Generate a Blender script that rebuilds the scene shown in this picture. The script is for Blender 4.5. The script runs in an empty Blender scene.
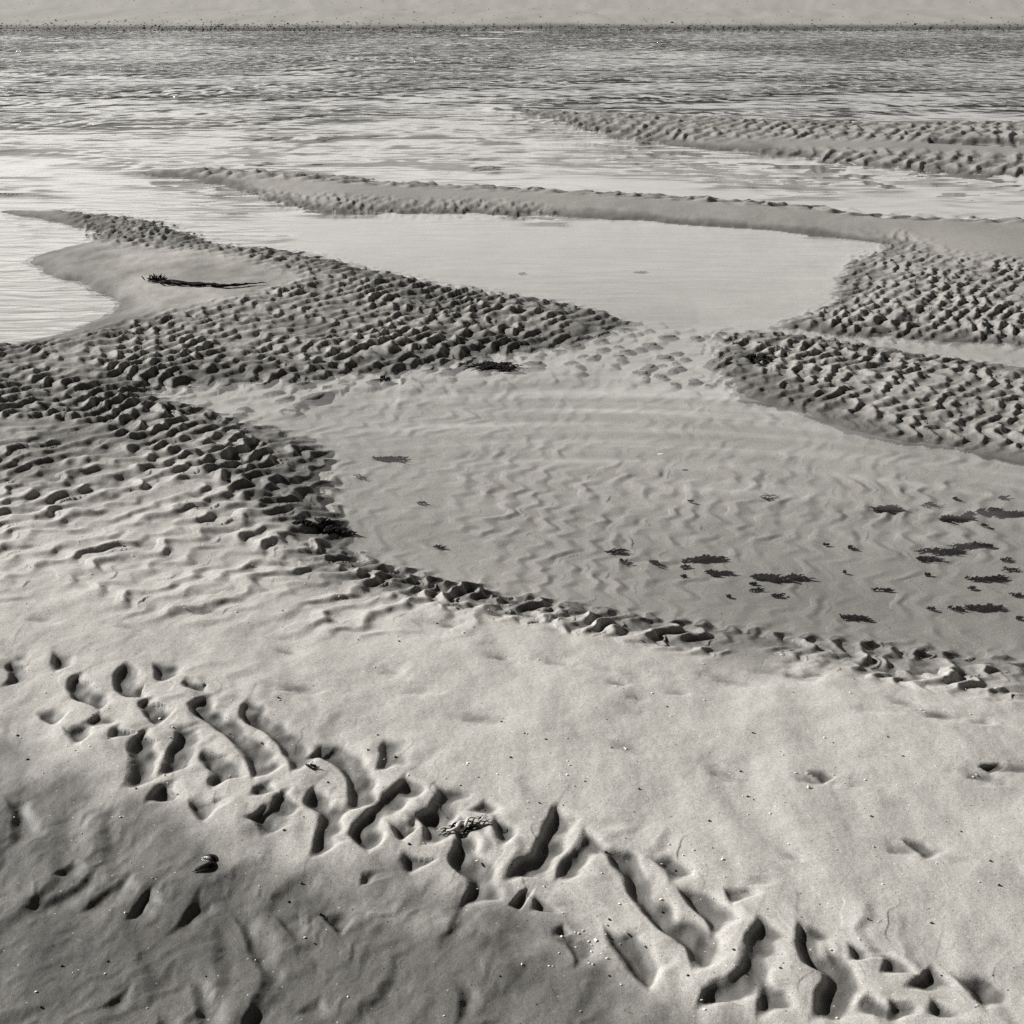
import bpy, bmesh, math, random
import numpy as np
random.seed(7)
RS = np.random.RandomState(11)
S = bpy.context.scene
COL = S.collection

# ------------------------------------------------------------------ camera geometry
CAM_H, F, HOR = 1.6, 1500.0, -30.0
PITCH = math.atan((512.0 - HOR) / F)
cp, sp = math.cos(PITCH), math.sin(PITCH)

def at(x, y, z=0.0):
    """photograph position -> point of the beach at height z"""
    a, b = x - 512.0, 512.0 - y
    dy, dz = cp * F + sp * b, -sp * F + cp * b
    t = (z - CAM_H) / dz
    return (a * t, dy * t, z)

def atn(x, y, z=0.0):
    x = np.asarray(x, float); y = np.asarray(y, float)
    a, b = x - 512.0, 512.0 - y
    dy, dz = cp * F + sp * b, -sp * F + cp * b
    t = (z - CAM_H) / dz
    return a * t, dy * t

def to_px(X, Y, Z=0.0):
    d = Z - CAM_H
    fw = Y * cp - d * sp
    up = Y * sp + d * cp
    return 512 + F * X / fw, 512 - F * up / fw

# ------------------------------------------------------------------ noise
def _hash(i, j, seed):
    n = (i.astype(np.int64) * 374761393 + j.astype(np.int64) * 668265263 + seed * 1442695041) & 0xFFFFFFFF
    n = ((n ^ (n >> 13)) * 1274126177) & 0xFFFFFFFF
    n = ((n ^ (n >> 16)) * 2246822519) & 0xFFFFFFFF
    return (n ^ (n >> 15)) & 0xFFFFFFFF

def rnd(i, j, seed):
    return _hash(i, j, seed) / 4294967295.0

def perlin(x, y, seed=0):
    xi, yi = np.floor(x), np.floor(y)
    fx, fy = x - xi, y - yi
    xi, yi = xi.astype(np.int64), yi.astype(np.int64)
    u = fx * fx * fx * (fx * (fx * 6 - 15) + 10)
    v = fy * fy * fy * (fy * (fy * 6 - 15) + 10)
    def g(di, dj):
        a = rnd(xi + di, yi + dj, seed) * 2 * math.pi
        return np.cos(a) * (fx - di) + np.sin(a) * (fy - dj)
    a, b, c, d = g(0, 0), g(1, 0), g(0, 1), g(1, 1)
    return ((a + u * (b - a)) * (1 - v) + (c + u * (d - c)) * v) * 1.4

def fbm(x, y, seed=0, oct=4, gain=.5):
    s, a = 0, 1.0
    for k in range(oct):
        s = s + a * perlin(x * 2 ** k + 13.7 * k, y * 2 ** k - 7.1 * k, seed + k)
        a *= gain
    return s

def smooth(e0, e1, x):
    t = np.clip((x - e0) / (e1 - e0), 0, 1)
    return t * t * (3 - 2 * t)

def seg_dist(X, Y, pts, closed=False):
    """distance to a polyline"""
    n = len(pts)
    best = np.full(X.shape, 1e9)
    for k in range(n if closed else n - 1):
        (ax, ay), (bx, by) = pts[k], pts[(k + 1) % n]
        dx, dy = bx - ax, by - ay
        L = dx * dx + dy * dy + 1e-12
        t = np.clip(((X - ax) * dx + (Y - ay) * dy) / L, 0, 1)
        best = np.minimum(best, (X - ax - t * dx) ** 2 + (Y - ay - t * dy) ** 2)
    return np.sqrt(best)

def sdf(X, Y, pts):
    """signed distance, positive inside"""
    ins = np.zeros(X.shape, bool)
    n = len(pts)
    for k in range(n):
        (ax, ay), (bx, by) = pts[k], pts[(k + 1) % n]
        if ay == by: continue
        c = ((ay > Y) != (by > Y)) & (X < (bx - ax) * (Y - ay) / (by - ay) + ax)
        ins ^= c
    d = seg_dist(X, Y, pts, True)
    return np.where(ins, d, -d)

def W(px, z=0.0):
    return [at(x, y, z)[:2] for x, y in px]

# ------------------------------------------------------------------ the shape of the beach, read off the photograph
SHORE_NEAR = [(-700, 352), (0, 346), (62, 335), (108, 318), (118, 302), (92, 287), (45, 273), (22, 262), (60, 250), (98, 241),
              (88, 230), (55, 222), (8, 216), (8, 211), (60, 211), (130, 217), (190, 233), (215, 246), (300, 253), (345, 264), (430, 283),
              (500, 294), (560, 302), (600, 312), (628, 324), (600, 334), (560, 344), (500, 354), (440, 364), (380, 374),
              (300, 379), (200, 383), (140, 388), (165, 405), (230, 418), (290, 436), (322, 450), (312, 480), (335, 520),
              (345, 556), (420, 580), (520, 598), (600, 612), (700, 628), (830, 643), (1024, 664), (1700, 730), (3200, 1500), (512, 2600), (-2600, 1500)]
SPIT = [(140, 173), (200, 169), (300, 174), (400, 184), (480, 187), (560, 191), (700, 199), (800, 207), (870, 217), (960, 221),
        (1024, 221), (1800, 224), (1800, 352), (1024, 344), (940, 341), (900, 338), (830, 334), (775, 327), (800, 316), (832, 304), (846, 290), (850, 266),
        (885, 250), (884, 244), (860, 240), (800, 233), (700, 225), (600, 218), (540, 214), (420, 212), (330, 211), (285, 203), (232, 185)]
RIGHT = [(734, 334), (790, 334), (860, 347), (940, 357), (1024, 369), (1800, 392), (1800, 520), (1024, 461), (960, 448), (900, 442),
         (850, 430), (800, 411), (745, 398), (732, 384), (712, 366), (724, 350)]
BAR = [(490, 107), (560, 111), (640, 114), (760, 119), (880, 123), (1024, 121), (1800, 119), (1800, 181), (1024, 177), (960, 174),
       (880, 167), (800, 158), (720, 150), (640, 142), (598, 131), (552, 119)]
FAR_Y = at(512, 30)[1]

# terrain grid: a fan in front of the camera, fine where the camera stands close
def v_to_D(v):
    return atn(512.0, HOR + v, 0)[1]
vs = np.concatenate([np.linspace(1500, 1075, 130, endpoint=False), np.arange(1075, 46, -0.92), 46 * 0.93 ** np.arange(0, 36)])
D = v_to_D(vs)
tc = np.linspace(-1, 1, 1150)
to = np.linspace(0, 1, 131)[1:] ** 1.3
def fan(D, tc, to):
    core = 0.352 * np.sqrt(D * D + CAM_H ** 2)
    margin = 1.2 + 0.25 * D
    X = np.concatenate([(-core[:, None] - margin[:, None] * to[None, ::-1]), core[:, None] * tc[None, :], core[:, None] + margin[:, None] * to[None, :]], 1)
    Y = np.repeat(D[:, None], X.shape[1], 1)
    return X, Y
X, Y = fan(D, tc, to)
PX, PY = to_px(X, Y)
NR, NC = X.shape

def masked(fn, mask, *arrs):
    out = np.zeros(X.shape)
    m = mask > 1e-3
    if m.any():
        out[m] = fn(*[a[m] for a in arrs])
    return out

def tongues(x, y, ang, Lu, Lv, seed, fall=.28, curv=.5, wide=.8, jit=.42, rise=1.35, warp=.35):
    """overlapping tongue-shaped current ripples with a steep lee face towards ang"""
    x = x + warp * Lv * perlin(x / (2.6 * Lv), y / (2.6 * Lv), seed + 50) + .12 * Lv * perlin(x / (.6 * Lv), y / (.6 * Lv), seed + 52)
    y = y + warp * Lv * perlin(x / (2.6 * Lv), y / (2.6 * Lv), seed + 51)
    c, s = math.cos(ang), math.sin(ang)
    u, v = (c * x + s * y) / Lu, (-s * x + c * y) / Lv
    ju = np.floor(v).astype(np.int64)
    best = np.zeros(x.shape)
    for dj in (-1, 0, 1):
        jv = ju + dj
        off = rnd(jv, jv * 0, seed + 9)
        iu0 = np.floor(u - off).astype(np.int64)
        for di in (-1, 0, 1, 2):
            iu = iu0 + di
            cu = iu + off + .5 + jit * (rnd(iu, jv, seed) - .5) * 2
            cv = jv + .5 + jit * (rnd(iu, jv, seed + 1) - .5) * 2
            a = .35 + .65 * rnd(iu, jv, seed + 2)
            w = wide * (.7 + .6 * rnd(iu, jv, seed + 3))
            vv = (v - cv + .25 * (rnd(iu, jv, seed + 4) - .5) * (u - cu)) / w
            uu = u - cu + curv * vv * vv
            lat = np.clip(1 - vv * vv, 0, 1) ** .8
            r = np.clip(1 + uu / rise, 0, 1) ** 1.3
            fl = np.clip(1 - uu / fall, 0, 1)
            fl = fl * fl * (3 - 2 * fl)
            best = np.maximum(best, a * lat * np.where(uu < 0, r, fl))
    return best

def sinuous(x, y, ang, L, seed, warp=.6, lee=.22, broken=.5):
    """long winding asymmetric crests, lee face towards ang"""
    c, s = math.cos(ang), math.sin(ang)
    u, v = c * x + s * y, -s * x + c * y
    ph = u / L + warp * perlin(u / (3 * L), v / (1.6 * L), seed) + .35 * warp * perlin(u / (1.1 * L), v / (.8 * L), seed + 1)
    f = ph - np.floor(ph)
    p = np.where(f < 1 - lee, f / (1 - lee), (1 - f) / lee)
    p = p * p * (3 - 2 * p)
    k = np.floor(ph).astype(np.int64)
    am = 1 - broken + broken * (.5 + .9 * perlin(v / (1.4 * L) + 31.7 * (k % 97), u / (2.5 * L), seed + 2))
    return p * np.clip(am, 0, 1.3)

def linguoid(x, y, ang, L, seed, cusp=.50, lee=.36, broken=.6, mix=.45, cross=1.0):
    """linked, cuspate current ripples: winding crests broken into crescents, steep side towards ang"""
    c, s = math.cos(ang), math.sin(ang)
    u, v = c * x + s * y, (-s * x + c * y) / cross
    wu = u + .10 * L * perlin(u / (.5 * L), v / (.5 * L), seed + 5)
    ph = wu / L + cusp * perlin(u / (2.2 * L), v / (.85 * L), seed) + .8 * perlin(u / (5 * L), v / (3.2 * L), seed + 1) + .14 * perlin(u / (.7 * L), v / (.42 * L), seed + 2)
    k = np.floor(ph).astype(np.int64); f = ph - k
    p = np.where(f < 1 - lee, (f / (1 - lee)) ** 1.25, ((1 - f) / lee))
    q = np.where(f < 1 - lee, p, p * p * (3 - 2 * p))
    k2 = np.where(f < .5 * (1 - lee), k - 1, k)
    am = 1 - broken + broken * 1.6 * np.clip(.55 + .9 * perlin(v / (1.1 * L) + 31.7 * (k2 % 89), u / (3 * L), seed + 3), 0, 1)
    h = q * am
    return (1 - mix) * h + mix * tongues(x, y, ang, 1.05 * L, .95 * L, seed + 20, fall=.34, wide=.68, curv=.6, jit=.5) + .10 * perlin(x / (.35 * L), y / (.35 * L), seed + 6)

# shore distances with a little natural wander
wob = .05 * fbm(X * 3.1, Y * 2.2, 3, 4) * np.clip(Y / 8, .35, 1.6)
dN = sdf(X, Y, W(SHORE_NEAR)) + wob
dS = sdf(X, Y, W(SPIT)) + wob * 1.2
dR = sdf(X, Y, W(RIGHT)) + wob * 1.0
dB = sdf(X, Y, W(BAR)) + wob * 2.5
dF = (Y - FAR_Y) + 1.1 * fbm(X * .12, Y * .05, 21, 3)

def bank(d, h, w, depth, wd):
    return np.where(d > 0, h * (1 - np.exp(-np.maximum(d, 0) / w)), -depth * (1 - np.exp(-np.maximum(-d, 0) / wd)))
bed = .055 + .22 * smooth(11, 22, Y)
zN = bank(dN, 1, 1, bed, .55)
hN = .020 + .060 * smooth(440, 640, PY) + .012 * smooth(120, 60, np.hypot((PX - 190) * .6, (PY - 275) * 1.8))
zN = np.where(dN > 0, hN * (1 - np.exp(-np.maximum(dN, 0) / (.09 + .30 * smooth(480, 600, PY)))), zN)
zS = bank(dS, .055, .28, bed, .55)
zR = bank(dR, .026, .16, bed, .55)
zB = bank(dB, .045, .6, bed, .8)
zF = bank(dF, .35, 9, .3, 3)
Z = np.maximum(np.maximum(np.maximum(zN, zS), np.maximum(zR, zB)), zF)
land = np.maximum(np.maximum(np.maximum(dN, dS), np.maximum(dR, dB)), dF)
Z += np.where(Y > FAR_Y + 20, (Y - FAR_Y - 20) * .004, 0)

# the wet trough in front and the broad swell of the dry sand behind it
TROUGH = [(-900, 640), (-200, 690), (0, 742), (45, 785), (105, 815), (180, 845), (300, 885), (400, 905), (500, 930), (560, 948), (610, 985), (668, 1035), (760, 1090), (1100, 1250), (800, 2600), (-2600, 1600)]
dT = sdf(X, Y, W(TROUGH, .04)) + .03 * fbm(X * 5, Y * 5, 77, 3)
Z -= .052 * smooth(-.22, .30, dT) * smooth(500, 700, PY)
Z -= .012 * smooth(.1, .6, dT)
lw = smooth(-.02, .3, dN)
Z += lw * (.010 * fbm(X * 1.7, Y * 1.3, 5, 3) + .004 * fbm(X * 6, Y * 5, 6, 3)) * smooth(1, .4, dT / .5)

Z0 = Z.copy()
# ---- ripple fields
def pmask(poly, inn, out):
    return smooth(-out, inn, sdf(PX, PY, poly))

nz = fbm(X * 2.2, Y * 1.6, 40, 3)
# left tongue of sand with its lumpy current ripples
M1 = pmask([(60, 205), (150, 214), (215, 238), (300, 250), (430, 280), (560, 300), (640, 326), (560, 352), (440, 376), (300, 392), (150, 395),
            (200, 405), (300, 435), (335, 455), (345, 540), (300, 545), (200, 475), (100, 428), (-200, 402), (-200, 350), (60, 345), (140, 325), (240, 305), (310, 285), (250, 262), (170, 252), (95, 245)], 5, 8)
far_scale = 1.0
t1 = masked(lambda x, y: linguoid(x, y, math.radians(-30), .09, 100, mix=.32), M1, X, Y)
A1 = .018 + .014 * smooth(-.5, .5, fbm(X * 1.1, Y * .8, 41, 3))
near1 = smooth(.0, .12, dN)
Z += M1 * (A1 * (t1 - .40 - .08 * smooth(.25, 0, dN)))
# stretched low islets past the tip of the tongue and in the gap on the right
M1b = pmask([(560, 318), (640, 322), (760, 330), (850, 335), (780, 345), (740, 372), (690, 392), (600, 372), (520, 378), (400, 392), (360, 380), (500, 350)], 10, 10)
t1b = masked(lambda x, y: tongues(x, y, math.radians(-25), .13, .09, 131), M1b, X, Y)
Z = np.where(land < .02, np.maximum(Z, Z * (1 - M1b) + M1b * (-.015 + .0225 * t1b)), Z)
# patch beside the pool on the left, seen behind the swell
M1c = pmask([(140, 384), (260, 386), (380, 380), (330, 400), (260, 420), (170, 405)], 6, 10)
t1c = masked(lambda x, y: tongues(x, y, math.radians(-30), .16, .13, 143), M1c, X, Y)
Z = np.where(land < .02, np.maximum(Z, Z * (1 - M1c) + M1c * (-.020 + .031 * t1c)), Z)

# right-hand rippled flats
M2 = pmask([(850, 250), (900, 238), (960, 262), (1024, 268), (1800, 290), (1800, 360), (1024, 346), (900, 342), (770, 328), (830, 300)], 12, 8)
t2 = masked(lambda x, y: linguoid(x, y, math.radians(-30), .08, 200, mix=.32), M2, X, Y)
Z += M2 * (.018 + .011 * smooth(-.4, .4, fbm(X * 1.1, Y * .8, 42, 3))) * (t2 - .40) * smooth(-.30, -.05, dS)
M3 = pmask([(712, 331), (800, 332), (1024, 368), (1800, 392), (1800, 515), (1024, 455), (900, 440), (800, 410), (715, 385)], 8, 6)
t3 = masked(lambda x, y: linguoid(x, y, math.radians(-30), .08, 300, mix=.32), M3, X, Y)
Z += M3 * (.018 + .011 * smooth(-.4, .4, fbm(X * 1.1, Y * .8, 43, 3))) * (t3 - .40) * smooth(-.30, -.05, dR)

# soft, half washed out ripples between the tongue and the near sand
M4 = pmask([(-400, 420), (100, 432), (200, 470), (300, 540), (420, 575), (560, 600), (640, 650), (400, 655), (200, 650), (60, 625), (-400, 630)], 24, 20)
t4 = masked(lambda x, y: linguoid(x, y, math.radians(-34), .105, 400, broken=.8, mix=.3), M4, X, Y)
q4 = .45 + .55 * smooth(620, 480, PY)
Z += M4 * (1 - M1) * (.023 - .005 * smooth(160, 0, PX)) * q4 * (t4 - .35) * smooth(-.6, .2, nz + .35)

# scalloped edge of the big pool
M5 = pmask([(300, 545), (345, 552), (420, 574), (520, 594), (600, 608), (700, 622), (830, 638), (1024, 656), (1600, 715), (1600, 800), (1024, 712), (940, 700), (850, 682), (720, 660), (600, 640), (480, 618), (380, 600)], 8, 20)
t5 = masked(lambda x, y: linguoid(x, y, math.radians(-30), .07, 520, broken=1.0, mix=.2, lee=.42), M5, X, Y)
Z += M5 * (.019 - .004 * smooth(520, 760, PX)) * (t5 - .42) * smooth(-.12, .02, dN) * smooth(-.5, .15, fbm(X * 2.5, Y * 1.8, 530, 2) + .25)

# narrow spit: small ripples along its water edge and a crumbly crest
M6 = pmask([(250, 190), (300, 198), (420, 204), (520, 206), (560, 212), (540, 217), (330, 215), (270, 205)], 3, 3)
t6 = masked(lambda x, y: linguoid(x, y, math.radians(-30), .10, 610, cross=.8), M6, X, Y)
Z += M6 * .020 * (t6 - .3)
M6b = pmask([(140, 170), (300, 172), (480, 184), (700, 196), (800, 203), (1024, 218), (1024, 228), (900, 222), (760, 210), (560, 198), (400, 192), (200, 178)], 3, 4)
t6b = masked(lambda x, y: linguoid(x, y, math.radians(-40), .2, 660), M6b, X, Y)
Z += M6b * .04 * (t6b - .3)
# far bar with its two rows of slanting ripples
M7 = pmask([(500, 106), (640, 114), (900, 122), (1800, 118), (1800, 146), (1024, 146), (860, 144), (760, 141), (640, 142), (560, 124)], 4, 4)
M7b = pmask([(760, 152), (860, 152), (1024, 158), (1800, 160), (1800, 182), (1024, 178), (880, 168), (780, 158)], 4, 4)
t7 = masked(lambda x, y: linguoid(x, y, math.radians(-22), .16, 700, broken=.5, cross=2.2, mix=.2), np.maximum(M7, M7b), X, Y)
Z += np.maximum(M7, M7b) * .026 * (t7 - .4)
# thin sheet of water lying on the far bar
Z -= .09 * pmask([(930, 145), (1100, 143), (1800, 142), (1800, 150), (1024, 150)], 2, 3)

# drowned ripples on the floor of the pools
under = smooth(.05, -.12, land) * smooth(14, 10, Y)
t8 = masked(lambda x, y: linguoid(x, y, math.radians(-14), .085, 800, broken=1.0, lee=.45, mix=0., cusp=.6, cross=1.2), under, X, Y)
Z += under * .0035 * smooth(300, 400, PY) * t8 * (.55 + .6 * smooth(-.4, .4, fbm(X * 1.5, Y * 1.2, 808, 2))) - under * .003

# ---- the big broken ripples of the foreground, crest by crest as they lie in the photograph
def zc(ox, oy, s, pts): return [(ox + a / s, oy + b / s) for a, b in pts]
CRESTS = []
def c1(a, *pts): CRESTS.append((a, zc(0, 640, 2.56, pts)))
def c2(a, *pts): CRESTS.append((a, zc(300, 700, 2.56, pts)))
def c3(a, *pts): CRESTS.append((a, zc(624, 640, 2.56, pts)))
c1(.8, (28, 70), (10, 95), (15, 115), (0, 140))
c1(.6, (135, 50), (125, 85), (140, 108))
c1(.9, (215, 100), (172, 118), (162, 140), (170, 165), (205, 185), (255, 212))
c1(1., (322, 75), (286, 103), (283, 140), (300, 165), (345, 178), (392, 172))
c1(.9, (385, 75), (390, 110), (400, 138))
c1(.7, (477, 115), (458, 145), (500, 160), (548, 160))
c1(1., (405, 168), (355, 180), (345, 195), (370, 230), (405, 247))
c1(1., (540, 160), (480, 185), (475, 205), (500, 225), (550, 252), (590, 285), (615, 310), (630, 345), (640, 385))
c1(.8, (632, 165), (610, 195), (600, 222), (650, 240), (690, 270), (715, 300), (730, 335), (742, 370))
c1(.5, (85, 195), (115, 225), (152, 236))
c1(.8, (152, 240), (165, 270), (192, 302))
c1(.7, (255, 205), (230, 225), (200, 240))
c1(.8, (315, 235), (275, 255), (270, 290))
c1(1.2, (385, 245), (332, 268), (322, 300), (330, 340), (322, 378), (305, 400))
c1(1.2, (430, 245), (446, 265), (420, 310), (408, 350), (400, 370))
c1(1.1, (460, 370), (400, 385), (372, 418), (362, 440))
c1(1., (525, 295), (500, 325), (515, 350), (540, 365), (522, 385), (545, 408))
c1(.7, (475, 425), (490, 460), (518, 488))
c1(.7, (695, 378), (650, 395), (628, 428))
c1(.9, (750, 402), (705, 415), (682, 450), (668, 475))
c1(1.1, (808, 390), (765, 430), (785, 455), (812, 480), (795, 520), (785, 570))
c1(1., (775, 325), (835, 325), (870, 365), (885, 400), (885, 430), (865, 465))
c1(1.35, (1035, 360), (980, 418), (920, 468), (878, 515), (890, 535), (940, 572))
c1(.6, (975, 255), (968, 300), (953, 362))
c1(.6, (615, 478), (655, 490), (665, 520))
c1(.5, (190, 540), (160, 560), (125, 585))
c1(.6, (250, 560), (180, 610), (110, 635), (45, 655))
c1(.7, (335, 575), (260, 620), (195, 665))
c1(.6, (388, 612), (340, 650), (312, 695))
c1(.6, (515, 622), (460, 680), (412, 730))
c1(.5, (585, 672), (610, 720), (640, 790), (668, 840), (630, 900), (600, 975))
c1(.5, (475, 825), (490, 890), (510, 985))
c1(.5, (400, 900), (385, 950), (365, 990))
c1(.4, (695, 685), (725, 720), (762, 752))
c1(.4, (812, 688), (862, 742))
c1(.5, (8, 400), (25, 450), (22, 490), (0, 520))
c1(.35, (330, 830), (290, 870), (230, 900))
c1(.3, (830, 860), (780, 890), (740, 920))
c2(.9, (342, 230), (342, 270), (318, 308), (262, 308))
c2(.8, (215, 335), (238, 375), (270, 392))
c2(.6, (280, 305), (312, 345), (300, 400))
c2(1.1, (262, 395), (245, 430), (272, 470))
c2(1.1, (408, 310), (385, 345), (383, 390), (373, 430), (402, 458), (425, 480), (402, 535))
c2(.6, (475, 265), (425, 305))
c2(1.1, (488, 315), (478, 360), (502, 405))
c2(1.1, (652, 275), (610, 330), (600, 380), (570, 420), (530, 450), (515, 480))
c2(.9, (730, 340), (690, 390), (660, 430), (638, 485))
c2(1.1, (760, 400), (800, 455), (840, 530), (890, 595), (950, 645), (985, 662), (1005, 725))
c2(1.0, (768, 590), (782, 650), (830, 700), (890, 760))
c2(.6, (880, 415), (930, 460), (938, 495))
c2(.9, (955, 492), (985, 545), (1022, 585), (1048, 640))
c2(.6, (525, 535), (562, 548))
c2(.6, (595, 508), (578, 550))
c2(.8, (672, 570), (640, 588), (640, 612))
c2(.35, (390, 695), (400, 750), (388, 815))
c2(.35, (40, 530), (95, 585))
c2(.5, (150, 445), (150, 480))
c2(.4, (640, 610), (690, 650), (700, 700))
c3(1.2, (332, 730), (302, 790), (287, 840), (268, 876), (205, 898), (180, 925), (178, 960))
c3(1., (330, 885), (338, 900), (333, 940), (333, 1000))
c3(1.2, (428, 740), (418, 800), (438, 860), (460, 878), (502, 897), (480, 960), (460, 1000))
c3(.7, (562, 805), (568, 858))
c3(.7, (652, 835), (648, 895))
c3(.8, (615, 930), (575, 985))
c3(.8, (662, 950), (668, 1000))
c3(.8, (780, 855), (740, 890), (702, 925))
c3(1., (822, 885), (868, 935), (920, 1000))
c3(.6, (775, 950), (768, 1000))
c3(.4, (245, 655), (272, 708))
c3(.3, (465, 350), (500, 385))
c3(.3, (700, 520), (775, 590))
c3(.25, (900, 340), (935, 360))

def chaikin(p, n=2):
    for _ in range(n):
        q = [p[0]]
        for a, b in zip(p[:-1], p[1:]):
            q += [(a[0] * .75 + b[0] * .25, a[1] * .75 + b[1] * .25), (a[0] * .25 + b[0] * .75, a[1] * .25 + b[1] * .75)]
        p = q + [p[-1]]
    return p

AMP = .028
def press_crest(amp, pix):
    global Z
    pts = chaikin(W(pix, .055), 2)
    P = np.array(pts)
    R = .17
    rows = np.where((D > P[:, 1].min() - R) & (D < P[:, 1].max() + R))[0]
    if len(rows) == 0: return
    r0, r1 = rows[0], rows[-1] + 1
    sub = (X[r0:r1] > P[:, 0].min() - R) & (X[r0:r1] < P[:, 0].max() + R)
    x, y = X[r0:r1][sub], Y[r0:r1][sub]
    wx = x + .006 * perlin(x * 22, y * 16, 901) + .0009 * perlin(x * 70, y * 50, 902)
    wy = y + .008 * perlin(x * 18, y * 14, 903)
    best = np.full(x.shape, 1e9); wsum = np.zeros(x.shape); sw = np.zeros(x.shape); tb = np.zeros(x.shape); nxw = np.zeros(x.shape); nyw = np.zeros(x.shape)
    seg = np.hypot(*(P[1:] - P[:-1]).T); cum = np.concatenate([[0], np.cumsum(seg)]); tot = cum[-1]
    for k in range(len(P) - 1):
        ax, ay = P[k]; dx, dy = P[k + 1] - P[k]
        L = dx * dx + dy * dy + 1e-12
        t = np.clip(((wx - ax) * dx + (wy - ay) * dy) / L, 0, 1)
        d2 = (wx - ax - t * dx) ** 2 + (wy - ay - t * dy) ** 2
        tb = np.where(d2 < best, (cum[k] + t * seg[k]) / tot, tb)
        best = np.minimum(best, d2)
        perp = (dx * (wy - ay) - dy * (wx - ax)) / math.sqrt(L)
        wt = seg[k] / (d2 + 1.2e-5) ** 3
        nxw += wt * (-dy / math.sqrt(L)); nyw += wt * (dx / math.sqrt(L))
        wsum += wt; sw += wt * perp
    d = np.sqrt(best)
    # the lee lies to the right of a crest drawn downwards
    s = sw / wsum; tt = tb
    dirx = P[-1][0] - P[0][0]; diry = P[-1][1] - P[0][1]
    lee = np.where(s > 0, 1, 0)
    e0 = min(.40, .045 / tot); env = smooth(-.02, e0, tt) * smooth(1.02, 1 - e0, tt)
    nl = np.hypot(nxw, nyw) + 1e-9
    run = np.abs((nxw * .91 - nyw * .41) / nl)           # how squarely the trough lies across the sunlight; oblique ones cut deeper for shade
    a_ = (.014 + .011 * amp) * (.30 + .70 * env) * (1 + .25 * perlin(x * 30, y * 22, 905))
    depth = a_ * (.25 + .25 * min(1.1, amp)) * np.clip(1.25 - .35 * run, .9, 1.2) * env ** .6
    q_ = np.maximum(s, 0) / a_
    q_ = np.where(q_ > 1, 1 + (q_ - 1) * .62, q_)
    drop = np.where(s > 0, -depth * q_ * q_ * np.exp(1 - q_ * q_), 0)
    swell = .10 * depth * np.exp(-np.abs(s + .012) / .03) * smooth(.09, .02, d)
    g = Z[r0:r1]
    g[sub] += drop * smooth(.10, .05, d) + swell
M8 = pmask([(-200, 630), (60, 652), (200, 672), (350, 742), (480, 782), (640, 850), (760, 902), (960, 962), (1100, 1040), (1100, 1120), (700, 1070), (560, 965), (400, 905), (280, 872), (150, 832), (50, 775), (-200, 720)], 14, 14)
t8b = masked(lambda x, y: linguoid(x, y, math.radians(-5), .10, 850, broken=.9, mix=.2, cross=1.3), M8, X, Y)
Z += M8 * .0030 * (t8b - .4)
M9 = pmask([(-300, 780), (60, 810), (180, 862), (320, 900), (480, 935), (600, 1000), (640, 1100), (-300, 1300)], 20, 20)
t9 = masked(lambda x, y: sinuous(x, y, math.radians(-8), .13, 870, warp=.8, broken=.9, lee=.3), M9, X, Y)
Z += M9 * (.0060 * (t9 - .3) + .0010 * linguoid(X, Y, math.radians(-50), .040, 880, broken=1.0, lee=.45, mix=0.))
for a, p in CRESTS:
    if p[0][1] < 800 + .26 * p[0][0]: a = min(1.25, .34 + .78 * a)      # the sharp band; the drowned-out ripples below it stay soft
    press_crest(a, p)

# small pits, scuffs and dimples on the dry swell
prs = np.random.RandomState(5)
PITS = [(812, 784, 1.2), (727, 774, .8), (982, 779, 1.2), (866, 787, .7), (905, 852, 1.0), (1012, 771, .9), (620, 683, .9), (560, 660, 1.), (730, 672, .8), (800, 668, .9),
        (100, 700, .6), (300, 690, .8), (420, 690, .8), (395, 670, .9), (500, 655, .9), (940, 715, 1.), (905, 700, .8), (985, 722, .9), (680, 690, .7)]
PITS += [(prs.uniform(20, 1000), prs.uniform(600, 720), prs.uniform(.4, .9)) for _ in range(20)] + [(prs.uniform(400, 1020), prs.uniform(700, 900), prs.uniform(.3, .7)) for _ in range(8)]
for px_, py_, a_ in PITS:
    qx, qy = at(px_, py_, .06)[:2]
    ext = .016 + .012 * prs.rand(); st = prs.uniform(1.2, 2.6); an = prs.uniform(-.9, .2)
    rows = np.where(np.abs(D - qy) < .16)[0]
    if len(rows) == 0: continue
    r0, r1 = rows[0], rows[-1] + 1
    c_, s_ = math.cos(an), math.sin(an)
    xx, yy = X[r0:r1] - qx, Y[r0:r1] - qy
    uu, vv_ = (c_ * xx + s_ * yy) / (ext * st), (-s_ * xx + c_ * yy) / ext
    e = np.exp(-(uu * uu + vv_ * vv_) * (1 + .5 * perlin(xx * 40, yy * 40, 99)))
    Z[r0:r1] -= .0058 * a_ * e * (1 - 1.1 * vv_ * (np.abs(vv_) < 1) * .5)

# faint wash marks and hollows on the dry swell, grain-scale roughness
Z += lw * smooth(620, 760, PY) * .0007 * fbm(X * 14, Y * 8, 61, 3) + lw * .004 * smooth(600, 680, PY) * perlin(X * 7 + 1.5 * perlin(X * 2, Y * 2, 65), Y * 2.6, 64)
Z += smooth(-.05, .05, land) * 0.0003 * fbm(X * 60, Y * 45, 62, 3) * smooth(12, 6, Y)
Z += smooth(0, 4, dF) * .05 * fbm(X * .5, Y * .2, 63, 3)

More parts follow.
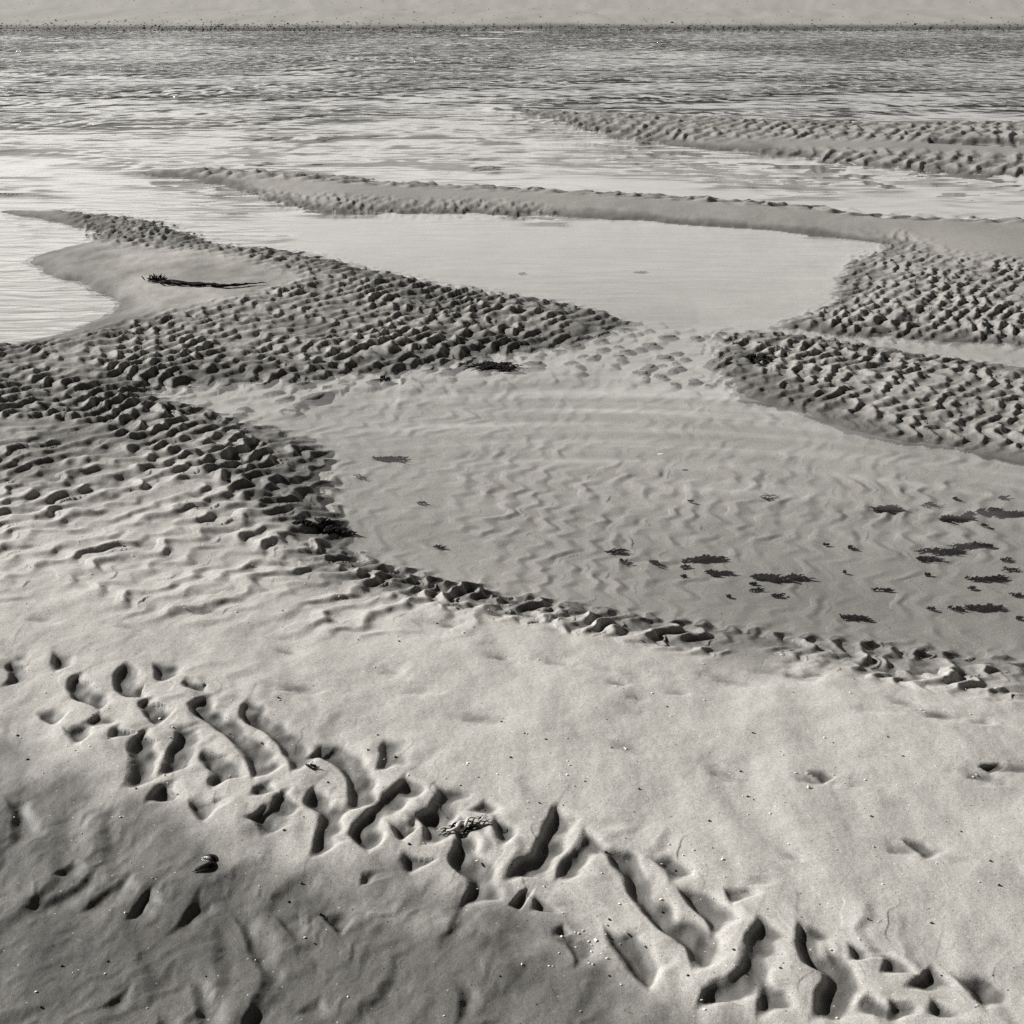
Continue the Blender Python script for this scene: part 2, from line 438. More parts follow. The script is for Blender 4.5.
# moisture of the sand: the height of the surface over the water table, wandering a little; plus shade painted into the ripple grooves
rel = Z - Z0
moist_shade = .92 * (1 - smooth(.004, .050, Z + .010 * fbm(X * 2.3, Y * 1.5, 70, 4)))
moist_shade = np.maximum(moist_shade, .94 * smooth(-.0015, -.0085, rel) * smooth(0, .02, Z))  # damp in ripple grooves, darkened to stand in for their shade
moist_shade = np.maximum(moist_shade, smooth(-.12, .07, dT + .07 * fbm(X * 9, Y * 7, 72, 4)) * smooth(600, 700, PY) * (.92 + .12 * fbm(X * 4, Y * 3, 75, 3)))
moist_shade = np.maximum(moist_shade, np.maximum(M1, np.maximum(M2, M3)) * np.clip(.52 + .35 * smooth(.5, .05, dN) * (PX < 660) + .2 * fbm(X * 1.2, Y * .8, 74, 3), 0, .9))
moist_shade = np.maximum(moist_shade, smooth(-.1, .1, np.maximum(dS, dB)) * (.50 + .15 * fbm(X * .9, Y * .5, 71, 3)))
moist_shade = np.clip(moist_shade, 0, 1)
moist_shade = np.where(Y > FAR_Y - 3, np.maximum(.30, 1 - smooth(.02, .12, Z)), moist_shade)
moist_shade = np.where(Z < -.004, .20 + .10 * fbm(X * 3, Y * 2, 73, 3) + .28 * smooth(420, 600, PY) * smooth(420, 760, PX), moist_shade)
deep = smooth(13, 24, Y) * smooth(.05, -.25, land)

def grid_mesh(name, X, Y, Z, attrs):
    nr, nc = X.shape
    me = bpy.data.meshes.new(name)
    co = np.stack([X, Y, Z], -1).astype(np.float32).reshape(-1)
    idx = np.arange(nr * nc, dtype=np.int32).reshape(nr, nc)
    q = np.stack([idx[:-1, :-1], idx[:-1, 1:], idx[1:, 1:], idx[1:, :-1]], -1).reshape(-1)
    nf = (nr - 1) * (nc - 1)
    me.vertices.add(nr * nc); me.vertices.foreach_set('co', co)
    me.loops.add(nf * 4); me.loops.foreach_set('vertex_index', q)
    me.polygons.add(nf)
    me.polygons.foreach_set('loop_start', np.arange(0, nf * 4, 4, dtype=np.int32))
    me.polygons.foreach_set('use_smooth', np.ones(nf, bool))
    for k, a in attrs.items():
        at_ = me.attributes.new(k, 'FLOAT', 'POINT')
        at_.data.foreach_set('value', a.astype(np.float32).reshape(-1))
    me.update(calc_edges=True)
    o = bpy.data.objects.new(name, me); COL.objects.link(o)
    return o

def height(x, y):
    """terrain height at a world point"""
    r = int(np.clip(np.searchsorted(D, y), 1, NR - 1))
    row = X[r]
    c = int(np.clip(np.searchsorted(row, x), 1, NC - 1))
    return float(max(Z[r, c], Z[r - 1, c], Z[r, c - 1], Z[r - 1, c - 1]))

# ------------------------------------------------------------------ materials
TINT = (1.0, .960, .893)
def grey(v): return (v * TINT[0], v * TINT[1], v * TINT[2], 1)

def new_mat(name):
    m = bpy.data.materials.new(name); m.use_nodes = True
    nt = m.node_tree
    for n in list(nt.nodes): nt.nodes.remove(n)
    return m, nt, nt.nodes, nt.links

def node(N, t, **kw):
    n = N.new(t)
    for k, v in kw.items():
        if k.startswith('i_'): n.inputs[int(k[2:]) if k[2:].isdigit() else k[2:]].default_value = v
        else: setattr(n, k, v)
    return n

def math_(nt, op, a, b=None, clamp=False):
    n = nt.nodes.new('ShaderNodeMath'); n.operation = op; n.use_clamp = clamp
    for i, v in enumerate((a, b)):
        if v is None: continue
        if isinstance(v, (int, float)): n.inputs[i].default_value = v
        else: nt.links.new(v, n.inputs[i])
    return n.outputs[0]

def mat_sand():
    m, nt, N, L = new_mat('sand')
    out = node(N, 'ShaderNodeOutputMaterial'); b = node(N, 'ShaderNodeBsdfPrincipled')
    L.new(b.outputs[0], out.inputs[0])
    tex = node(N, 'ShaderNodeTexCoord'); P = tex.outputs['Object']
    moist_shade = node(N, 'ShaderNodeAttribute', attribute_name='moist_shade').outputs['Fac']
    deep = node(N, 'ShaderNodeAttribute', attribute_name='deep').outputs['Fac']
    def noise(sc, det=2, rough=.6):
        n = node(N, 'ShaderNodeTexNoise', noise_dimensions='3D'); n.inputs['Scale'].default_value = sc
        n.inputs['Detail'].default_value = det; n.inputs['Roughness'].default_value = rough
        L.new(P, n.inputs['Vector']); return n.outputs['Fac']
    g1, g2, g3 = noise(420, 2, .8), noise(150, 3, .7), noise(14, 4, .6)
    # dry base, darkened for damp and for painted groove shade
    dry, wet, dk = .47, .11, .04
    base = math_(nt, 'ADD', dry, math_(nt, 'MULTIPLY', moist_shade, wet - dry))
    base = math_(nt, 'ADD', math_(nt, 'MULTIPLY', base, math_(nt, 'SUBTRACT', 1.0, deep)), math_(nt, 'MULTIPLY', deep, dk))
    var = math_(nt, 'ADD', math_(nt, 'MULTIPLY', math_(nt, 'SUBTRACT', g1, .5), 1.35), math_(nt, 'MULTIPLY', math_(nt, 'SUBTRACT', g2, .5), .75))
    var = math_(nt, 'ADD', var, math_(nt, 'MULTIPLY', math_(nt, 'SUBTRACT', g3, .5), .16))
    base = math_(nt, 'MULTIPLY', base, math_(nt, 'ADD', 1.0, var))
    # loose dark grains
    vor = node(N, 'ShaderNodeTexVoronoi'); vor.inputs['Scale'].default_value = 75; L.new(P, vor.inputs['Vector'])
    sepc = node(N, 'ShaderNodeSeparateColor'); L.new(vor.outputs['Color'], sepc.inputs[0])
    spot = math_(nt, 'MULTIPLY', math_(nt, 'LESS_THAN', vor.outputs['Distance'], .16), math_(nt, 'GREATER_THAN', sepc.outputs[0], .965))
    base = math_(nt, 'MULTIPLY', base, math_(nt, 'SUBTRACT', 1.0, math_(nt, 'MULTIPLY', spot, .75)))
    vor2 = node(N, 'ShaderNodeTexVoronoi'); vor2.inputs['Scale'].default_value = 190; L.new(P, vor2.inputs['Vector'])
    sep2 = node(N, 'ShaderNodeSeparateColor'); L.new(vor2.outputs['Color'], sep2.inputs[0])
    near2 = math_(nt, 'LESS_THAN', vor2.outputs['Distance'], .30)
    dk2 = math_(nt, 'MULTIPLY', near2, math_(nt, 'GREATER_THAN', sep2.outputs[0], .975))
    wh2 = math_(nt, 'MULTIPLY', near2, math_(nt, 'LESS_THAN', sep2.outputs[0], .012))
    base = math_(nt, 'MULTIPLY', base, math_(nt, 'SUBTRACT', 1.0, math_(nt, 'MULTIPLY', dk2, .6)))
    base = math_(nt, 'ADD', base, math_(nt, 'MULTIPLY', wh2, .35))
    mx = node(N, 'ShaderNodeVectorMath', operation='SCALE'); mx.inputs[0].default_value = TINT
    L.new(base, mx.inputs['Scale']); L.new(mx.outputs[0], b.inputs['Base Color'])
    rough = math_(nt, 'SUBTRACT', .95, math_(nt, 'MULTIPLY', moist_shade, .42))
    L.new(rough, b.inputs['Roughness'])
    b.inputs['Specular IOR Level'].default_value = .25
    h = math_(nt, 'ADD', math_(nt, 'MULTIPLY', g1, .6), math_(nt, 'MULTIPLY', g2, .5))
    bp = node(N, 'ShaderNodeBump'); bp.inputs['Strength'].default_value = .5; bp.inputs['Distance'].default_value = .002
    L.new(h, bp.inputs['Height']); L.new(bp.outputs[0], b.inputs['Normal'])
    return m

def mat_water():
    m, nt, N, L = new_mat('sea_water')
    out = node(N, 'ShaderNodeOutputMaterial')
    tex = node(N, 'ShaderNodeTexCoord'); P = tex.outputs['Object']
    wa = node(N, 'ShaderNodeAttribute', attribute_name='chop').outputs['Fac']
    wp = node(N, 'ShaderNodeAttribute', attribute_name='swash').outputs['Fac']
    def noise(sx, sy, det, rough, rot=0, dist=0):
        mp = node(N, 'ShaderNodeMapping'); mp.inputs['Scale'].default_value = (sx, sy, 1); mp.inputs['Rotation'].default_value = (0, 0, rot)
        L.new(P, mp.inputs['Vector'])
        n = node(N, 'ShaderNodeTexNoise'); n.inputs['Scale'].default_value = 1; n.inputs['Detail'].default_value = det
        n.inputs['Roughness'].default_value = rough; n.inputs['Distortion'].default_value = dist
        L.new(mp.outputs[0], n.inputs['Vector']); return n.outputs['Fac']
    patch = math_(nt, 'MULTIPLY', math_(nt, 'SUBTRACT', noise(.30, .45, 4, .65, .03), .33), 4.5, True)
    far = math_(nt, 'MULTIPLY', noise(3.2, 1.25, 1.2, .5, .06), patch)
    near = noise(2.8, 8.0, 2, .5, .05, .5)
    # low wave fronts running out across the big pool in arcs
    cx_, cy_ = at(640, 880)[:2]
    sp3 = node(N, 'ShaderNodeSeparateXYZ'); L.new(P, sp3.inputs[0])
    rx, ry = math_(nt, 'SUBTRACT', sp3.outputs[0], cx_), math_(nt, 'SUBTRACT', sp3.outputs[1], cy_)
    rr = math_(nt, 'POWER', math_(nt, 'ADD', math_(nt, 'MULTIPLY', rx, rx), math_(nt, 'MULTIPLY', ry, ry)), .5)
    th = math_(nt, 'ARCTAN2', rx, ry)
    cb = node(N, 'ShaderNodeCombineXYZ'); L.new(math_(nt, 'MULTIPLY', rr, 5.5), cb.inputs[0]); L.new(math_(nt, 'MULTIPLY', th, 2.2), cb.inputs[1])
    na = node(N, 'ShaderNodeTexNoise'); na.inputs['Scale'].default_value = 1; na.inputs['Detail'].default_value = .6; L.new(cb.outputs[0], na.inputs['Vector'])
    arcs = na.outputs['Fac']
    ar = node(N, 'ShaderNodeAttribute', attribute_name='arcs').outputs['Fac']
    h = math_(nt, 'ADD', math_(nt, 'MULTIPLY', math_(nt, 'MULTIPLY', far, wa), .60), math_(nt, 'MULTIPLY', math_(nt, 'MULTIPLY', near, wp), .0022))
    h = math_(nt, 'ADD', h, math_(nt, 'MULTIPLY', math_(nt, 'MULTIPLY', arcs, ar), .019))
    bp = node(N, 'ShaderNodeBump'); bp.inputs['Strength'].default_value = 1; bp.inputs['Distance'].default_value = 1
    L.new(h, bp.inputs['Height'])
    geo = node(N, 'ShaderNodeNewGeometry')
    dt = node(N, 'ShaderNodeVectorMath', operation='DOT_PRODUCT'); L.new(geo.outputs['Incoming'], dt.inputs[0]); L.new(bp.outputs[0], dt.inputs[1])
    cs = math_(nt, 'SUBTRACT', 1.0, math_(nt, 'ABSOLUTE', dt.outputs['Value']), True)
    fres = math_(nt, 'ADD', .02, math_(nt, 'MULTIPLY', .98, math_(nt, 'POWER', cs, 5.0)), True)
    tr = node(N, 'ShaderNodeBsdfTransparent'); tr.inputs[0].default_value = (.955, .955, .955, 1)
    gl = node(N, 'ShaderNodeBsdfGlossy'); gl.inputs['Roughness'].default_value = .06; gl.inputs[0].default_value = (1, 1, 1, 1); L.new(bp.outputs[0], gl.inputs['Normal'])
    mx = node(N, 'ShaderNodeMixShader'); L.new(fres, mx.inputs[0]); L.new(tr.outputs[0], mx.inputs[1]); L.new(gl.outputs[0], mx.inputs[2])
    L.new(mx.outputs[0], out.inputs[0])
    return m

def mat_plain(name, v, rough=.6, var=.4, scale=60, spec=.4, bump=.3):
    m, nt, N, L = new_mat(name)
    out = node(N, 'ShaderNodeOutputMaterial'); b = node(N, 'ShaderNodeBsdfPrincipled'); L.new(b.outputs[0], out.inputs[0])
    tex = node(N, 'ShaderNodeTexCoord')
    n = node(N, 'ShaderNodeTexNoise'); n.inputs['Scale'].default_value = scale; n.inputs['Detail'].default_value = 4; L.new(tex.outputs['Object'], n.inputs['Vector'])
    f = math_(nt, 'MULTIPLY', v, math_(nt, 'ADD', 1 - var, math_(nt, 'MULTIPLY', n.outputs['Fac'], 2 * var)))
    mx = node(N, 'ShaderNodeVectorMath', operation='SCALE'); mx.inputs[0].default_value = TINT
    L.new(f, mx.inputs['Scale']); L.new(mx.outputs[0], b.inputs['Base Color'])
    b.inputs['Roughness'].default_value = rough; b.inputs['Specular IOR Level'].default_value = spec
    bp = node(N, 'ShaderNodeBump'); bp.inputs['Strength'].default_value = bump; bp.inputs['Distance'].default_value = .002
    L.new(n.outputs['Fac'], bp.inputs['Height']); L.new(bp.outputs[0], b.inputs['Normal'])
    return m

SAND, WATER = mat_sand(), mat_water()
WEED = mat_plain('dark_seaweed', .006, .7, .5, 90, .1)
DRYWEED = mat_plain('bleached_seaweed', .55, .6, .4, 200)
SHELLBLACK = mat_plain('mussel_shell_outside', .018, .32, .8, 160, .5, .5)
SHELLIN = mat_plain('mussel_shell_inside', .38, .25, .3, 90, .6, .1)
CHIP = mat_plain('white_shell', .88, .4, .15, 300)
STONE = mat_plain('dark_stone', .035, .7, .5, 30)

# ------------------------------------------------------------------ setting
beach = grid_mesh('sand', X, Y, Z, {'moist_shade': moist_shade, 'deep': deep})
beach.data.materials.append(SAND); beach['kind'] = 'structure'

vw = np.concatenate([np.linspace(1500, 700, 20, endpoint=False), np.linspace(700, 46, 330)])
Dw = v_to_D(vw)
Xw, Yw = fan(Dw, np.linspace(-1, 1, 260), np.linspace(0, 1, 25)[1:])
PXw, PYw = to_px(Xw, Yw)
chop = smooth(215, 60, PYw + 60 * fbm(PXw / 160, PYw / 22, 300, 3))
gust = fbm(PXw / 260, PYw / 14, 301, 3)
chop = chop * (.35 + .85 * smooth(-.45, .5, gust))
lp = pow(np.clip(smooth(330, 200, PXw + (PYw - 220) * -.3), 0, 1), 1.0) * smooth(150, 190, PYw) * smooth(380, 330, PYw)
swash = .55 + 5.0 * lp + .5 * smooth(-.2, .6, fbm(Xw * .8, Yw * .5, 303, 2))
arcs = smooth(350, 420, PYw) * smooth(600, 470, PYw) * smooth(240, 620, PXw)
keep = Yw[:, 0] < FAR_Y + 4
sea = grid_mesh('water', Xw[keep], Yw[keep], np.zeros_like(Xw[keep]), {'chop': chop[keep], 'swash': swash[keep], 'arcs': arcs[keep]})
sea.data.materials.append(WATER); sea['kind'] = 'structure'

# ------------------------------------------------------------------ things
def tag(o, label, cat, group=None):
    o['label'] = label; o['category'] = cat
    if group: o['group'] = group
    return o

def obj(name, bm, mat, parent=None, loc=(0, 0, 0), smoothf=True):
    me = bpy.data.meshes.new(name); bm.to_mesh(me); bm.free()
    if smoothf:
        for p in me.polygons: p.use_smooth = True
    me.materials.append(mat)
    o = bpy.data.objects.new(name, me); COL.objects.link(o); o.location = loc
    if parent: o.parent = parent
    return o

def empty(name, loc):
    o = bpy.data.objects.new(name, None); COL.objects.link(o); o.location = loc
    o.empty_display_size = .05
    return o

def strand(bm, pts, w, t, taper=True, sides=6):
    """flattened tapering tube along points"""
    n = len(pts); rings = []
    for i, p in enumerate(pts):
        a = pts[max(i - 1, 0)]; b = pts[min(i + 1, n - 1)]
        dx, dy = b[0] - a[0], b[1] - a[1]; l = math.hypot(dx, dy) + 1e-9
        nx, ny = -dy / l, dx / l
        k = 1.0
        if taper:
            f = i / (n - 1); k = min(1, .25 + 2.2 * f) * min(1, .18 + 1.7 * (1 - f))
        k *= random.uniform(.75, 1.2)
        ring = []
        for s in range(sides):
            an = 2 * math.pi * s / sides
            ring.append(bm.verts.new((p[0] + nx * w * k * math.cos(an), p[1] + ny * w * k * math.cos(an), p[2] + t * k * math.sin(an))))
        rings.append(ring)
    for r0, r1 in zip(rings[:-1], rings[1:]):
        for s in range(sides):
            bm.faces.new((r0[s], r0[(s + 1) % sides], r1[(s + 1) % sides], r1[s]))
    bm.faces.new(rings[0][::-1]); bm.faces.new(rings[-1])

def wander(p, ang, length, n, turn):
    pts = [p]; st = length / n
    for _ in range(n):
        ang += random.uniform(-turn, turn)
        p = (p[0] + st * math.cos(ang), p[1] + st * math.sin(ang), p[2])
        pts.append(p)
    return pts

def weed(name, cx, cy, w, h, label, cat, group, kind='bush', tilt=0.0, afloat=True, z0=None):
    z = 0.0
    x, y, _ = at(cx, cy, -.045)
    if not afloat:
        for _ in range(4):
            z = max(height(x, y), 0); x, y, _ = at(cx, cy, z)
    if afloat: w *= .86; h *= .85
    x0, y0, _ = at(cx - w / 2, cy, z); x1, y1, _ = at(cx + w / 2, cy, z)
    L = x1 - x0
    Dp = abs(at(cx, cy - h / 2, z)[1] - at(cx, cy + h / 2, z)[1])
    bm = bmesh.new()
    def lift(px, py):
        if afloat: return height(x + px, y + py) + random.uniform(.002, .009)
        return max(height(x + px, y + py), 0) - z + random.uniform(.001, .007)
    nst = {'bush': 46, 'long': 30, 'twig': 5, 'scrap': 9, 'clump': 46}[kind]
    subs = [(random.uniform(-.34, .34), random.uniform(-.3, .3), random.uniform(.10, .22)) for _ in range(random.choice((2, 3, 3)))]
    for k in range(nst):
        if kind in ('bush', 'clump'):
            sb = random.choice(subs); px = random.gauss(sb[0], sb[2]) * L; py = (sb[1] + random.gauss(0, .16)) * Dp * (1 - min(.7, abs(1.6 * px / L))) + tilt * px
            ln = L * random.uniform(.16, .42); an = random.gauss(0, .25) + math.atan(tilt) + (math.pi if random.random() < .5 else 0)
        elif kind == 'long':
            px = random.uniform(-.5, .28) * L; py = random.gauss(0, .16) * Dp + tilt * px
            ln = L * random.uniform(.2, .42); an = random.gauss(0, .25) + math.atan(tilt)
        elif kind == 'twig':
            px = random.uniform(-.5, .0) * L; py = random.gauss(0, .15) * Dp + tilt * px
            ln = L * random.uniform(.4, .7); an = random.gauss(0, .5)
        else:
            px = random.uniform(-.45, .1) * L; py = random.gauss(0, .2) * Dp + tilt * px
            ln = L * random.uniform(.3, .6); an = random.gauss(0, .3) + math.atan(tilt)
        pts = wander((px, py, 0), an, ln, 9, .20)
        pts = [(q[0], q[1], lift(q[0], q[1])) for q in pts]
        wd = max(.11 * Dp, .003) if kind != 'twig' else max(.035 * Dp, .0018)
        strand(bm, pts, wd * random.uniform(.6, 1.25), .0022)
    o = obj(name, bm, WEED, None, (x, y, z))
    return tag(o, label, cat, group)

G = 'dark seaweed clumps lying in the shallow pool'
WL = [
 (876, 511, 44, 9, 'bush', 'dense bushy black seaweed clump alone in the right part of the pool', 0),
 (996, 518, 46, 12, 'bush', 'thickest black seaweed mass near the right edge of the pool', .1),
 (956, 522, 44, 7, 'long', 'narrow black seaweed tail trailing left from the thickest clump', 0),
 (944, 551, 40, 9, 'bush', 'black seaweed clump touching a smaller one at its right end', 0),
 (974, 548, 34, 7, 'bush', 'smaller seaweed clump attached behind the right end of another', 0),
 (928, 561, 30, 6, 'long', 'small slim seaweed scrap just in front of two touching clumps', 0),
 (702, 564, 48, 10, 'bush', 'ragged dark seaweed clump slanting up to the right mid pool', .25),
 (718, 578, 36, 9, 'long', 'forked pair of seaweed blades in front of the ragged slanting clump', -.1),
 (778, 583, 68, 10, 'long', 'longest dark seaweed band lying level in the front of the pool', -.05),
 (772, 499, 38, 9, 'twig', 'thin branching seaweed twig alone in the middle of the pool', 0),
 (390, 466, 46, 6, 'long', 'dark slim seaweed blade alone in the left part of the pool', 0),
 (421, 510, 14, 4, 'scrap', 'short black seaweed scrap alone in the left pool below the slim blade', 0),
 (984, 582, 52, 7, 'long', 'dark seaweed clump with a thin tail pointing right by the pool edge', 0),
 (1009, 571, 26, 5, 'scrap', 'small grey seaweed blade just behind the clump with a tail', 0),
 (984, 615, 42, 9, 'bush', 'loose dark seaweed tuft nearest the right front of the pool', .05),
 (852, 628, 38, 8, 'long', 'dark curved seaweed piece close to the scalloped sand edge', -.15),
 (881, 595, 28, 3, 'scrap', 'thin straight seaweed stem alone in the right front pool', 0),
 (616, 557, 34, 5, 'scrap', 'upper of two thin seaweed blades in the centre front of the pool', 0),
 (625, 568, 20, 5, 'scrap', 'lower of two thin seaweed blades in the centre front of the pool', .1),
 (653, 569, 20, 5, 'scrap', 'small crooked seaweed scrap left of the ragged slanting clump', 0),
 (440, 556, 20, 4, 'scrap', 'flat seaweed scrap near the left sand bank of the pool', 0),
 (362, 486, 22, 5, 'twig', 'faint thin seaweed twig near the rippled left bank', 0),
 (930, 509, 40, 3, 'twig', 'fine seaweed thread right of the dense bushy clump', -.1),
 (1003, 504, 16, 4, 'scrap', 'small seaweed scrap just behind the thickest clump', 0),
 (956, 616, 24, 5, 'scrap', 'faint seaweed scrap left of the loose front tuft', 0),
]
for cx, cy, w, h, k, lab, ti in WL:
    weed('seaweed_clump', cx, cy, w, h, lab, 'seaweed', G, k, ti)
G2 = 'tiny seaweed scraps in the pool'
for cx, cy, w, h in [(955, 504, 10, 3), (928, 578, 10, 3), (844, 576, 6, 2.5), (970, 592, 12, 4), (777, 604, 22, 4), (755, 597, 20, 3), (728, 605, 12, 3),
                     (752, 590, 12, 3), (683, 582, 12, 3), (684, 572, 16, 4), (1016, 600, 20, 4), (930, 617, 14, 4), (1018, 625, 14, 3), (1006, 561, 20, 4), (850, 550, 10, 3),
                     (984, 529, 12, 2.5), (690, 503, 10, 3), (826, 546, 12, 2), (520, 275, 14, 2), (640, 272, 22, 2)]:
    weed('seaweed_scrap', cx, cy, w, h, 'tiny dark seaweed scrap in the pool, smaller than the clumps', 'seaweed', G2, 'scrap')
weed('seaweed_clump', 502, 367, 54, 8, 'low black seaweed clump at the water edge below the rippled sand tongue', 'seaweed', None, 'clump', 0, False)
weed('seaweed_clump', 754, 360, 16, 11, 'small black seaweed bunch on the left end of the rippled right flat', 'seaweed', None, 'clump', 0, False)
weed('seaweed_clump', 327, 530, 32, 16, 'ragged black seaweed on the left sand bank beside the pool', 'seaweed', None, 'clump', -.2, False)
weed('seaweed_twig', 314, 767, 20, 3, 'thin dark twig of seaweed on a foreground ripple crest', 'seaweed', None, 'twig', 0, False)
weed('seaweed_clump', 385, 379, 12, 5, 'little dark seaweed knot at the edge of the rippled tongue', 'seaweed', None, 'scrap', 0, False)

# long strand with a bushy holdfast
x, y, _ = at(210, 284, 0)
for _ in range(4):
    zz = max(height(x, y), 0); x, y, _ = at(210, 284, zz)
kelp = tag(empty('kelp_strand', (x, y, zz)), 'long black kelp strand with bushy end on the smooth left sandbank', 'seaweed')
def on_sand(px, py, dz):
    return (px, py, max(height(x + px, y + py), 0) - zz + dz)
KP = [(153, 282), (165, 284), (180, 285), (195, 286), (210, 287), (225, 287.5), (240, 286), (255, 284.5), (272, 283.5)]
KW = [at(a, b, zz) for a, b in KP]
bm = bmesh.new()
for k in range(7):
    pts = []
    for i, p in enumerate(KW):
        f = i / (len(KW) - 1)
        if k > 1 and f > .25 + .11 * k: continue
        sp_ = (1 - f) * .014 + .005
        pts.append((p[0] - x + random.uniform(-.02, .02), p[1] - y + random.gauss(0, sp_), 0))
    fin = []
    for a, b in zip(pts[:-1], pts[1:]):
        for t in (0, .33, .66):
            fin.append(on_sand(a[0] + (b[0] - a[0]) * t, a[1] + (b[1] - a[1]) * t + random.gauss(0, .008), .008 + random.uniform(0, .006)))
    strand(bm, fin, .008, .007)
obj('frond', bm, WEED, kelp)
bm = bmesh.new()
hx, hy = KW[0][0] - x, KW[0][1] - y
for k in range(34):
    an = random.uniform(0, 2 * math.pi); el = random.uniform(.05, 1.1); ln = random.uniform(.03, .055)
    p0 = on_sand(hx + random.gauss(0.02, .022), hy + random.gauss(0, .02), .006)
    pts = [(p0[0] + math.cos(an) * ln * t * math.cos(el), p0[1] + math.sin(an) * ln * t * math.cos(el), p0[2] + ln * t * math.sin(el)) for t in (0, .4, .75, 1)]
    strand(bm, pts, .006, .005)
obj('holdfast', bm, WEED, kelp)

# gaping mussel shell
def locate(px, py):
    x, y, _ = at(px, py, 0)
    for _ in range(5):
        z = height(x, y); x, y, _ = at(px, py, z)
    return x, y, z
x, y, z = locate(204, 863)
SC = .85
mus = tag(empty('mussel_shell', (x, y, z)), 'open black mussel shell lying on the wet sand of the foreground', 'shell')
def valve(sign):
    bm = bmesh.new(); nu, nv = 18, 9
    rows = []
    L_, Wd, Hh = .054, .026, .011
    for i in range(nu + 1):
        f = i / nu
        prof = (math.sin(math.pi * min(1, f * 1.0) ** .75) ** .8) if 0 < f < 1 else 0.02
        row = []
        for j in range(nv + 1):
            g = j / nv
            px = -L_ * f
            py = Wd * prof * (g - .15) * sign
            pz = Hh * prof * math.sin(math.pi * (.12 + .88 * g)) ** .8
            row.append(bm.verts.new((px, py, pz)))
        rows.append(row)
    for i in range(nu):
        for j in range(nv):
            bm.faces.new((rows[i][j], rows[i + 1][j], rows[i + 1][j + 1], rows[i][j + 1]))
    bmesh.ops.solidify(bm, geom=bm.faces[:], thickness=.0012)
    bmesh.ops.recalc_face_normals(bm, faces=bm.faces[:])
    return bm
va = obj('valve', valve(1), SHELLBLACK, mus, (.026, -.003, .0015)); va.scale = (.92, 1, 1); va.rotation_euler = (math.radians(14), math.radians(-7), math.radians(-30))
vb = obj('valve', valve(-1), SHELLBLACK, mus, (.026, .003, .0005)); vb.scale = (1.08, .9, .8); vb.rotation_euler = (math.radians(-12), math.radians(-2), math.radians(36))

# bleached braided weed
x, y, z = locate(460, 829)
bm_a, bm_b = bmesh.new(), bmesh.new()
mus.scale = (SC, SC, SC)
rope = tag(empty('dry_weed_twist', (x, y, z)), 'pale twisted strip of dried weed edged in black on a foreground ripple', 'seaweed')
ends = [at(438, 835, z), at(487, 822, z)]
ax, ay = ends[0][0] - x, ends[0][1] - y; bx, by = ends[1][0] - x, ends[1][1] - y
for k in range(4):
    pts = []
    for i in range(15):
        f = i / 14
        px, py = ax + (bx - ax) * f, ay + (by - ay) * f
        o_ = .012 * math.sin(f * 11 + k * 1.6) * (.4 + .6 * math.sin(math.pi * f))
        nx, ny = -(by - ay), (bx - ax); l = math.hypot(nx, ny)
        px += nx / l * o_; py += ny / l * o_
        pts.append((px, py, max(height(x + px, y + py), z - .006) - z + .004 + .003 * math.cos(f * 11 + k * 1.6)))
    if k < 2:
        strand(bm_a, [(p[0], p[1], p[2] + .004) for p in pts], .0046, .0025)
    else: strand(bm_b, pts, .0024, .002)
obj('bleached_strand', bm_a, DRYWEED, rope); obj('dark_strand', bm_b, WEED, rope)

# white shell in the pool
def chip_mesh(seed, L=1.0):
    random.seed(seed); bm = bmesh.new()
    bmesh.ops.create_icosphere(bm, subdivisions=2, radius=.5)
    for v in bm.verts:
        v.co.x *= random.uniform(.85, 1.1); v.co.y *= .72 * random.uniform(.85, 1.1); v.co.z = v.co.z * .34 + .14 * (v.co.x ** 2)
        v.co += v.co * random.uniform(-.12, .12)
    me = bpy.data.meshes.new('shell_fragment'); bm.to_mesh(me); bm.free(); me.materials.append(CHIP)
    return me
def stone_mesh(seed):
    random.seed(seed); bm = bmesh.new()
    bmesh.ops.create_icosphere(bm, subdivisions=2, radius=.5)
    for v in bm.verts:
        n = perlin(np.array([v.co.x * 2 + seed]), np.array([v.co.y * 2 + v.co.z * 1.7]), seed)[0]
        v.co *= 1 + .45 * n
        v.co.z *= .6
    me = bpy.data.meshes.new('pebble'); bm.to_mesh(me); bm.free(); me.materials.append(STONE)
    for p in me.polygons: p.use_smooth = True
    return me
CH = [chip_mesh(i) for i in range(5)]
ST = [stone_mesh(i) for i in range(6)]
def drop(name, me, px, py, size, label, cat, group, sink=.15):
    x, y, z = locate(px, py)
    o = bpy.data.objects.new(name, me); COL.objects.link(o)
    o.location = (x, y, z + size * sink); o.scale = (size, size, size)
    o.rotation_euler = (random.uniform(-.4, .4), random.uniform(-.4, .4), random.uniform(0, 6.28))
    tag(o, label, cat, group); return o
random.seed(31)
xs, ys, _ = at(661, 455, 0)
o = bpy.data.objects.new('shell', CH[0]); COL.objects.link(o); o.location = (xs, ys, .003); o.scale = (.024, .02, .012)
tag(o, 'small white shell alone on the surface of the big pool', 'shell')
